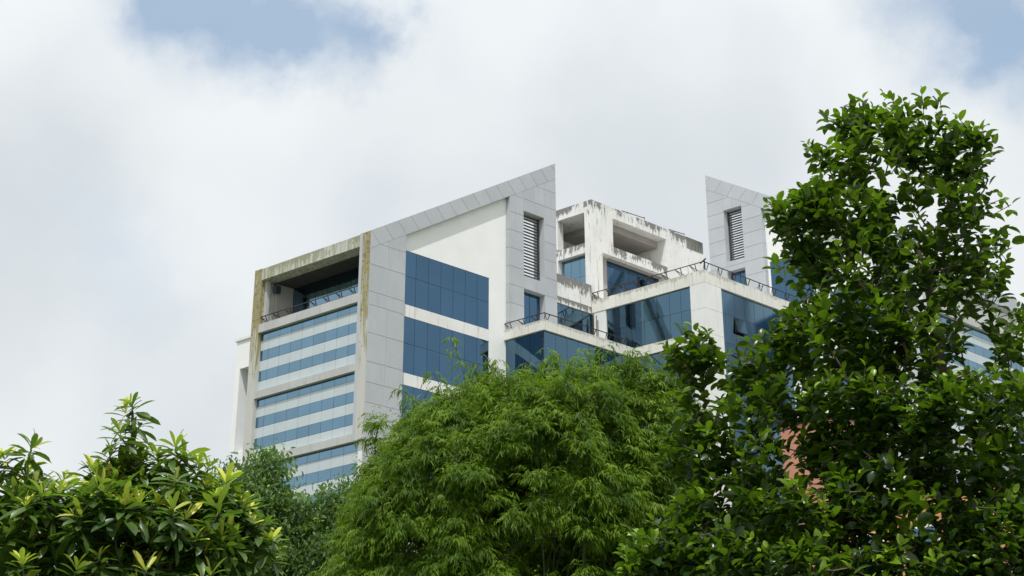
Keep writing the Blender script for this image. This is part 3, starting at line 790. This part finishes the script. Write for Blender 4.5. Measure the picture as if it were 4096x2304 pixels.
# ------------------------------------------------------------------ broad leaved tree at the right
M['leaf_broad'] = leafmat('broad_leaf', (0.011, 0.030, 0.006), (0.030, 0.072, 0.009), (0.25, 0.40, 0.018), (0.11, 0.22, 0.006), rough=0.30, tmixf=0.34)  # third colour: young green with sunlight painted in for the tips
M['bark_broad'] = barkmat('brown_bark', (0.16, 0.13, 0.10))
def tree_right():
    Dm = 12.5
    base = at(3800, 2304, Dm+.4); base.z = 0
    T = tag(empty('broad_leaved_tree', base), 'tall glossy broad leaved tree with bright green tips filling the right side', 'tree')
    lobes = [  # cx, cy, rx, ry, weight, depth
        (3480, 475, 150, 80, .7, 0), (3400, 470, 110, 70, .7, 0), (3800, 590, 150, 100, .6, .1), (3640, 520, 200, 110, .6, .1), (3360, 620, 160, 110, 0.41, 0), (3600, 680, 240, 140, 0.35, .2), (3880, 640, 120, 110, 0.35, .1),
        (3180, 850, 140, 85, 1.1, -.2), (3330, 890, 210, 130, .95, 0), (3620, 900, 260, 170, 0.38, .2), (3880, 900, 150, 170, 0.41, .1),
        (3200, 1060, 120, 90, 0.52, -.1), (3450, 1120, 260, 170, 0.58, 0), (3720, 1180, 220, 180, 0.41, .3), (3930, 1120, 90, 170, 0.35, .1),
        (3150, 1290, 90, 90, 0.52, -.1), (3350, 1350, 250, 160, 0.58, 0), (3620, 1400, 220, 130, 0.46, .2), (3860, 1420, 140, 90, 0.26, .2),
        (4080, 1350, 70, 200, .5, 0),
        (2760, 1390, 100, 80, .9, -.1), (2880, 1480, 110, 90, .6, 0), (2740, 1560, 60, 80, .35, 0), (3050, 1430, 100, 100, .7, 0), (2930, 1650, 150, 100, .6, 0),
        (3120, 1580, 130, 90, .8, 0), (3400, 1570, 200, 90, 1.0, -.3), (3620, 1640, 160, 90, .9, -.3), (3900, 1600, 200, 110, 1.1, -.4),
        (2780, 1790, 130, 110, .9, 0), (3000, 1850, 150, 110, 1.0, 0), (3370, 1800, 130, 120, 1.1, 0), (3480, 1950, 160, 120, 1.1, -.2), (3820, 1850, 160, 120, 1.1, -.2), (4050, 1850, 120, 160, 1.0, 0),
        (2900, 2020, 220, 110, 1.2, 0), (3200, 2060, 220, 130, 1.2, -.2), (3650, 2080, 250, 120, .8, 0), (4000, 2120, 180, 140, 1.0, -.2),
        (2620, 2180, 130, 90, 1.0, -.3), (2820, 2220, 220, 120, 1.2, -.2), (3200, 2260, 260, 120, 1.2, -.2), (3650, 2280, 260, 100, 1.0, -.1), (4000, 2320, 200, 100, 1.1, 0),
        (2530, 2280, 60, 50, .8, -.3), (3400, 2460, 700, 120, .35, 0), (3560, 1780, 160, 130, .9, .3), (3260, 1800, 70, 90, .7, .1), (3500, 1500, 200, 130, .8, .3)]
    tips, who = sample_lobes(lobes, 2250, Dm, depth_k=1.6, shell=0.45, minsep=0.05)
    tr = [base+Vector((0, 0, 0)), base+Vector((.05, 0, 1.2)), at(3830, 2250, Dm+.4), at(3790, 1950, Dm+.35), at(3775, 1700, Dm+.3), at(3770, 1500, Dm+.25), at(3720, 1200, Dm+.2), at(3650, 900, Dm+.1)]
    tr.sort(key=lambda p: p.z)
    rad = [.11, .10, .09, .075, .062, .05, .032, .018]
    Pn, par, r, ends = grow([np.array(p) for p in tr], rad, tips, steps=5, sag=.05, tip=.0035, expo=2.6, maxr=1)
    r = np.minimum(r, 0.05*np.ones(len(r))+(np.arange(len(r)) < 8)*1.0)
    n0 = len(tr)
    tube_mesh('trunk', Pn, par, r, range(1, n0), M['bark_broad'], T, base, 10)
    big = [i for i in range(n0, len(r)) if r[i] > .012]; small = [i for i in range(n0, len(r)) if r[i] <= .012]
    tag(tube_mesh('limbs', Pn, par, r, big, M['bark_broad'], T, base, 6), kind='stuff')
    tag(tube_mesh('twigs', Pn, par, r, small, M['bark_broad'], T, base, 4), kind='stuff')
    pos, dr, up, sc_, age_sunlit = [], [], [], [], []
    centre = np.mean(tips, axis=0)
    for e, wi in zip(ends, who):
        tip = Pn[e]; b = Pn[par[e]]; ax = tip-b; ax /= max(1e-6, np.linalg.norm(ax))
        ax = ax*.5+np.array([0, 0, .6])+rng.normal(0, .25, 3); ax /= np.linalg.norm(ax)
        x = np.cross(ax, [0.3, 0.1, 1]); x /= np.linalg.norm(x); y = np.cross(ax, x)
        nl = rng.integers(6, 11); ph = rng.random()*6.28
        L = .16+.08*rng.random(); s0 = rng.uniform(.085, .135)*(1.12 if rng.random() < .2 else 1)
        yo = max(0.0, rng.normal(.05, .42))
        for q in range(nl):
            f = q/(nl-1); a = ph+q*2.4
            out = math.cos(a)*x+math.sin(a)*y
            tilt = 1.25-.75*f+rng.normal(0, .15)
            d = out*math.sin(tilt)+ax*math.cos(tilt)+np.array([0, 0, -.12])
            p = tip-ax*L*(1-f)*.9+d*0.012
            pos.append(p); dr.append(d); sc_.append(s0*(1.1-.45*f*f)*rng.uniform(.75, 1.2))
            up.append(np.array([0, 0, 1.])*.55+ax*.3+rng.normal(0, .33, 3)); age_sunlit.append(min(1, yo*.7+(.85 if f > .68 else .0)*rng.random()+.12*rng.random()))  # end leaves of each twig take the painted sunlit tone
    pos, dr, up, sc_, age_sunlit = map(np.array, (pos, dr, up, sc_, age_sunlit))
    fr = frames(dr, up)
    tm_ = [leaf_template([.17, .275, .285, .19], [.14, .36, .62, .84], fold=.5, droop=dd) for dd in (.12, .25, .4)]
    # sampled crown keeps gaps where the sky and the wall behind show
    idx = pick_front(pos, sc_)
    leaf_objects(T, tm_, pos, fr, sc_, age_sunlit, idx, M['leaf_broad'])
    rest = np.setdiff1d(np.arange(len(pos)), idx); which = rng.integers(0, 3, len(rest))
    for k in range(3):
        s = rest[which == k]
        tag(mesh_inst('foliage', tm_[k], pos[s], fr[s], sc_[s], age_sunlit[s], M['leaf_broad'], T, base), kind='stuff')
tree_right()

# ------------------------------------------------------------------ whorled tree at the left
M['leaf_whorl'] = leafmat('whorled_leaf', (0.038, 0.082, 0.018), (0.105, 0.18, 0.03), (0.68, 0.66, 0.10), (0.14, 0.27, 0.02), rough=0.38, tmixf=0.34, spec=.5)
M['bark_grey'] = barkmat('grey_bark', (0.15, 0.13, 0.11))
def tree_left():
    Dm = 12.0
    base = at(520, 2304, Dm+.6); base.z = 0
    T = tag(empty('whorled_leaf_tree', base), 'dark green tree with whorls of long leaves and yellow new shoots at lower left', 'tree')
    hero = [(530, 1625, 0, .6), (505, 1665, 0, .2), (560, 1700, .1, .1), (480, 1740, -.1, .15), (530, 1760, .1, 0), (440, 1830, 0, .2), (630, 1830, 0, .5), (700, 1800, -.1, .8), (560, 1850, 0, .1), (450, 1860, .1, 0), (650, 1880, 0, 0), (730, 1840, 0, .3),
            (125, 1800, 0, .3), (100, 1860, .1, 0), (20, 1850, 0, .5), (-20, 1870, 0, .9), (790, 1870, 0, .8), (830, 1880, .2, .3), (370, 1900, 0, .9), (405, 1935, 0, .9), (250, 1930, .1, .3), (100, 2040, -.3, 1.), (110, 1950, .1, .3), (300, 2090, -.3, .7), (590, 2130, -.4, 1.), (620, 2030, -.3, 1.),
            (700, 1960, -.2, .2), (740, 2090, -.3, .8), (820, 1960, 0, .8), (900, 1950, 0, 1.), (960, 2030, .1, .3), (830, 2050, 0, .5), (400, 2240, -.5, .2), (90, 2270, -.5, .8), (300, 2290, -.5, .5), (920, 2170, -.1, .7), (1000, 2110, 0, .8), (1080, 2180, 0, .9), (830, 2200, -.3, .4),
            (670, 2260, -.3, .1), (200, 2140, -.2, .1), (500, 2040, -.2, .2), (1000, 2270, 0, .2), (30, 2150, -.2, .2), (460, 2150, -.3, .2)]
    hp = [np.array(at(x, y, Dm+d-.0)) for x, y, d, a in hero]
    lobes = [(500, 2150, 520, 270, 1., .4), (200, 2080, 260, 180, 1., .3), (800, 2150, 220, 190, 1., .4), (540, 1950, 180, 150, .7, .3), (530, 1780, 110, 90, .5, .15), (60, 2000, 140, 120, .9, .3), (900, 2080, 130, 110, .8, .5), (1000, 2220, 90, 100, .8, .5), (300, 2420, 700, 150, .4, .2)]
    tips, who = sample_lobes(lobes, 470, Dm, depth_k=1.1, shell=.5, minsep=.09)
    cc = cam_px(tips)
    # outline of the crown: nothing above it
    def top(x): return np.interp(x, [-200, 0, 130, 230, 330, 440, 530, 640, 760, 860, 1000, 1100, 1200], [1900, 1870, 1850, 1910, 1920, 1850, 1660, 1830, 1870, 1920, 1990, 2100, 2220])
    keep = cc[:, 1] > top(cc[:, 0])+45
    tips = tips[keep]
    allt = np.vstack([np.array(hp), tips]); yo_all = [h[3] for h in hero]+list(np.clip(rng.normal(.2, .36, len(tips)), 0, 1))
    tr = [base, base+Vector((0, 0, 1.5)), base+Vector((.05, .05, 2.8)), at(525, 2250, Dm+.4), at(530, 2000, Dm+.2), at(532, 1800, Dm+.05), at(530, 1650, Dm)]
    rad = [.12, .11, .10, .06, .035, .018, .010]
    Pn, par, r, ends = grow([np.array(p) for p in tr], rad, list(allt), steps=5, sag=.10, tip=.007, expo=2.5, maxr=1)
    r = np.minimum(r, 0.045+(np.arange(len(r)) < 7)*1.0); n0 = len(tr)
    tube_mesh('trunk', Pn, par, r, range(1, n0), M['bark_grey'], T, base, 10)
    tag(tube_mesh('branches', Pn, par, r, range(n0, len(r)), M['bark_grey'], T, base, 5), kind='stuff')
    pos, dr, up, sc_, age_sunlit = [], [], [], [], []
    for e, yo in zip(ends, yo_all):
        tip = Pn[e]; ax = np.array([0, 0, 1.])+rng.normal(0, .22, 3)+ .25*(np.array(CAM)-tip)/12*rng.random(); ax /= np.linalg.norm(ax)
        x = np.cross(ax, [1, .2, .1]); x /= np.linalg.norm(x); y = np.cross(ax, x)
        nl = rng.integers(11, 17); ph = rng.random()*6.28; s0 = rng.uniform(.17, .265)
        for q in range(nl):
            f = q/(nl-1); a = ph+q*2.4; out = math.cos(a)*x+math.sin(a)*y
            tilt = 2.05-1.1*f+rng.normal(0, .14)
            d = out*math.sin(tilt)+ax*math.cos(tilt)
            pos.append(tip-ax*.09*(1-f)); dr.append(d); sc_.append(s0*(1.05-.35*f)*rng.uniform(.8, 1.12)); up.append(ax+rng.normal(0, .2, 3)); age_sunlit.append(.10*rng.random())
        ny = 0 if yo < .12 else int(3+yo*7)
        for q in range(ny):
            a = ph+q*2.4+1; out = math.cos(a)*x+math.sin(a)*y; tilt = .35+.9*q/max(1, ny)+rng.normal(0, .12)
            d = out*math.sin(tilt)+ax*math.cos(tilt)
            pos.append(tip+ax*.02); dr.append(d); sc_.append(s0*rng.uniform(.5, .85)); up.append(ax+rng.normal(0, .2, 3)); age_sunlit.append(min(1, .5+.7*yo*rng.uniform(.7, 1.1)))
    pos, dr, up, sc_, age_sunlit = map(np.array, (pos, dr, up, sc_, age_sunlit)); fr = frames(dr, up)
    tm_ = [leaf_template([.05, .105, .135, .105], [.15, .4, .65, .86], fold=.35, droop=dd) for dd in (.12, .28, .42)]
    idx = pick_front(pos, sc_)
    leaf_objects(T, tm_, pos, fr, sc_, age_sunlit, idx, M['leaf_whorl'])
    rest = np.setdiff1d(np.arange(len(pos)), idx); which = rng.integers(0, 3, len(rest))
    for k in range(3):
        s = rest[which == k]
        tag(mesh_inst('foliage', tm_[k], pos[s], fr[s], sc_[s], age_sunlit[s], M['leaf_whorl'], T, base), kind='stuff')
tree_left()

# ------------------------------------------------------------------ fine leaved tree between
M['leaf_fine'] = leafmat('fine_leaf', (0.085, 0.155, 0.05), (0.14, 0.23, 0.065), (0.32, 0.48, 0.05), (0.15, 0.28, 0.04), rough=0.5, tmixf=0.4, spec=.3)
def tree_fine():
    Dm = 26.0
    base = at(1150, 2304, Dm+.5); base.z = 0
    T = tag(empty('fine_leaved_tree', base), 'distant feathery small leaved tree in front of the striped facade', 'tree')
    lobes = [(1080, 1870, 60, 60, 1.2, 0), (950, 1930, 90, 70, .9, 0), (1020, 2000, 120, 100, 1., 0), (1110, 2100, 140, 110, 1., .2), (1240, 2060, 90, 70, .8, 0), (1330, 2010, 60, 60, .6, 0), (1370, 2080, 80, 90, .7, .2), (1200, 2230, 200, 110, 1.1, 0), (1370, 2240, 110, 120, 1.1, 0), (1000, 2200, 140, 140, 1, .3), (1400, 1960, 50, 50, .6, 0), (1150, 2400, 320, 100, .5, 0)]
    tips, who = sample_lobes(lobes, 900, Dm, depth_k=1.2, shell=.3, minsep=.09)
    tr = [base, base+Vector((0, 0, 3)), at(1160, 2304, Dm+.5), at(1140, 2150, Dm+.3), at(1080, 2000, Dm+.1)]
    Pn, par, r, ends = grow([np.array(p) for p in tr], [.14, .12, .09, .05, .025], list(tips), steps=4, sag=.05, tip=.006, expo=2.5, maxr=1)
    r = np.minimum(r, .05+(np.arange(len(r)) < 5)*1.0)
    tube_mesh('trunk', Pn, par, r, range(1, 5), M['bark_grey'], T, base, 8)
    tag(tube_mesh('branches', Pn, par, r, range(5, len(r)), M['bark_grey'], T, base, 4), kind='stuff')
    n = 26; E = np.repeat(Pn[ends], n, axis=0); k = len(E)
    pos = E+rng.normal(0, .13, (k, 3))*[1, 1, .8]; dr = rng.normal(0, .6, (k, 3))+[0, 0, -.5]; up = rng.normal(0, .5, (k, 3))+[0, 0, .8]
    sc_ = rng.uniform(.07, .13, k); yo = np.repeat((rng.random(len(ends)) < .09)*1.0, n)*rng.uniform(.5, 1, k)
    fr = frames(dr, up); tm_ = leaf_template([.13, .2, .15], [.25, .5, .8], fold=.3, droop=.2)
    idx = pick_front(pos, sc_)
    leaf_objects(T, [tm_], pos, fr, sc_, yo, idx, M['leaf_fine'])
    s = np.setdiff1d(np.arange(k), idx)
    tag(mesh_inst('foliage', tm_, pos[s], fr[s], sc_[s], yo[s], M['leaf_fine'], T, base), kind='stuff')
tree_fine()

# ------------------------------------------------------------------ bamboo
M['leaf_bamboo'] = leafmat('bamboo_leaf', (0.045, 0.095, 0.008), (0.15, 0.25, 0.016), (0.28, 0.36, 0.07), (0.19, 0.34, 0.006), rough=0.6, tmixf=0.34, spec=.2)
M['culm'] = barkmat('bamboo_culm', (0.07, 0.085, 0.03))
def bamboo():
    Dm = 21.0
    base = at(2050, 2304, Dm+1.5); base.z = 0
    T = tag(empty('bamboo_clump', base), 'large drooping bamboo clump with narrow green leaves in front of the glass bays', 'bamboo')
    F0 = np.array([FWD.x, FWD.y, 0]); F0 /= np.linalg.norm(F0); Rg = np.array(RGT)
    def edge_top(x): return np.interp(x, [1290, 1370, 1460, 1560, 1640, 1740, 1850, 2000, 2200, 2400, 2500, 2600, 2700, 2800], [2300, 2070, 1900, 1780, 1670, 1600, 1540, 1500, 1480, 1470, 1440, 1500, 1520, 1620])
    # clump centres over a bulging front; each carries a fan of drooping sprays
    C_ = []
    tries = 0
    while len(C_) < 430 and tries < 20000:
        tries += 1
        x = rng.uniform(1290, 2800); y = rng.uniform(1440, 2420); t = edge_top(x)
        if y < t+20: continue
        # dark hollows where the clump opens
        if ((x-2060)/215)**2+((y-2110)/220)**2 < 1 and rng.random() < .86: continue
        if ((x-2150)/190)**2+((y-1880)/90)**2 < 1 and rng.random() < .9: continue
        if ((x-2360)/270)**2+((y-2240)/110)**2 < 1 and rng.random() < .9: continue
        if ((x-1700)/150)**2+((y-2200)/80)**2 < 1 and rng.random() < .8: continue
        fy = (y-t)/(2400-t); bulge = 1.5*math.sqrt(max(0, 1-(1-min(1, fy*1.5))**2)); side = 1-((x-2050)/800)**2
        d = Dm+1.2-bulge*max(.2, side)+rng.normal(0, .22)
        p = np.array(at(x, y, d))
        if C_ and min(np.linalg.norm(np.array(C_)-p, axis=1)) < .16: continue
        C_.append(p)
    nf = len(C_)
    # inner and rear mass
    for _ in range(560):
        x = rng.uniform(1380, 2750); y = rng.uniform(1500, 2450)
        if y < edge_top(x)+60: continue
        hol = min(((x-2010)/150)**2+((y-2040)/210)**2, ((x-2130)/170)**2+((y-1880)/110)**2, ((x-2330)/290)**2+((y-2230)/110)**2, ((x-1700)/160)**2+((y-2190)/90)**2)
        C_.append(np.array(at(x, y, Dm+(1.3+rng.uniform(0, 1.9) if hol > 1 else 3.0+rng.uniform(0, .8)))))
    for hx, hy, hw, hh, hn in ((2040, 2080, 230, 250, 130), (2150, 1880, 240, 140, 60), (2360, 2240, 330, 190, 110), (1700, 2200, 200, 130, 30)):
        for _ in range(hn):
            C_.append(np.array(at(rng.normal(hx, hw*.6), rng.normal(hy, hh*.6), Dm+2.6+rng.uniform(0, 1.4))))
    for _ in range(260):
        C_.append(np.array(at(rng.uniform(1480, 2700), rng.uniform(1680, 2480), Dm+3.0+rng.uniform(0, 1.2))))
    C_ = np.array(C_)
    tr = [np.array(base+Vector((0, 0, z))) for z in (0, 1.5, 3.0, 4.5, 6.0, 7.0)]
    Pn, par, r, ends = grow(tr, [.05]*6, list(C_), steps=6, sag=-.10, tip=.008, expo=3.2, maxr=1)
    r = np.minimum(r, .014)
    tag(tube_mesh('culms', Pn, par, r, range(1, len(r)), M['culm'], T, base, 5), kind='stuff')
    # separate bamboo stems rising out of the ground
    for i in range(14):
        a = rng.normal(0, .5, 2); topp = C_[rng.integers(0, nf)]
        b0 = np.array(base)+[a[0], a[1], 0]; mid_ = b0*.5+topp*.5+[0, 0, 1.0]
        pts = [b0*(1-t_)**2+2*mid_*t_*(1-t_)+topp*t_*t_ for t_ in np.linspace(0, 1, 9)]
        tube_mesh('culm', np.array(pts), np.array([-1]+list(range(8))), np.linspace(.03, .006, 9), range(1, 9), M['culm'], T, base, 6)
    pos, dr, up, sc_, age_sunlit = [], [], [], [], []
    def spray(p0, direction, length, nl, s0, yo, drp):
        d = direction/np.linalg.norm(direction); p = p0.copy(); step = length/nl
        side = np.cross(d, [0, 0, 1.]); side /= max(1e-4, np.linalg.norm(side))
        for q in range(nl):
            d = d+np.array([0, 0, -drp/nl]); d /= np.linalg.norm(d); p = p+d*step
            sgn = 1 if q % 2 else -1
            ld = d*.9+side*sgn*rng.uniform(.25, .8)+np.array([0, 0, -.6])+rng.normal(0, .2, 3)
            pos.append(p.copy()); dr.append(ld); up.append(np.array([0, 0, 1.])+rng.normal(0, .45, 3)-.2*F0); sc_.append(s0*rng.uniform(.7, 1.15)); age_sunlit.append(np.clip(yo+rng.normal(0, .12), 0, 1))
    ctr = np.array(at(2050, 2300, Dm+2.0))
    for k, c in enumerate(C_):
        inner = k >= nf
        o = c-ctr; o /= np.linalg.norm(o)
        yo = np.clip(rng.normal(.12, .2), 0, .8)
        ns = 30 if inner else 36
        for _ in range(ns):
            h = rng.normal(0, 1, 3); h[2] = abs(h[2])*.6; h /= np.linalg.norm(h)
            d = h*.9+o*.6+np.array([0, 0, .15])
            L = rng.uniform(.15, .33)
            spray(c+rng.normal(0, .05, 3), d, L, int(rng.integers(7, 11)), rng.uniform(.085, .135), yo, rng.uniform(.8, 2.0))
    # feathery shoots standing above the outline
    for (x, y0, y1, lean) in ((1860, 1560, 1350, -60), (1880, 1560, 1450, 40), (1770, 1600, 1490, -40), (2180, 1500, 1420, 30), (2200, 1500, 1400, 0), (2400, 1500, 1385, 20), (2370, 1500, 1400, -40), (2520, 1480, 1400, 0), (2540, 1480, 1420, 30), (1930, 1560, 1440, 50), (2650, 1520, 1450, 20), (1660, 1640, 1560, -50), (2090, 1520, 1450, 30), (2300, 1500, 1430, 0), (2480, 1500, 1430, -30), (1990, 1530, 1460, 0)):
        pts = [np.array(at(x+lean*t_*t_, y0+(y1-y0)*t_, Dm+.9)) for t_ in np.linspace(-.6, 1, 8)]
        tube_mesh('shoot', np.array(pts), np.array([-1]+list(range(7))), np.linspace(.012, .004, 8), range(1, 8), M['culm'], T, base, 4)
        for pp in pts[2:]:
            for _ in range(6):
                h = rng.normal(0, 1, 3); h[2] = abs(h[2])*.5; spray(pp, h, rng.uniform(.12, .28), 6, rng.uniform(.10, .14), .3, 1.6)
    pos, dr, up, sc_, age_sunlit = map(np.array, (pos, dr, up, sc_, age_sunlit)); fr = frames(dr, up)
    tm_ = [blade_template(.07), blade_template(.085, .3)]
    idx = pick_front(pos, sc_)
    leaf_objects(T, tm_, pos, fr, sc_, age_sunlit, idx, M['leaf_bamboo'])
    rest = np.setdiff1d(np.arange(len(pos)), idx); which = rng.integers(0, 2, len(rest))
    for k in range(2):
        s = rest[which == k]
        tag(mesh_inst('foliage', tm_[k], pos[s], fr[s], sc_[s], age_sunlit[s], M['leaf_bamboo'], T, base), kind='stuff')
bamboo()
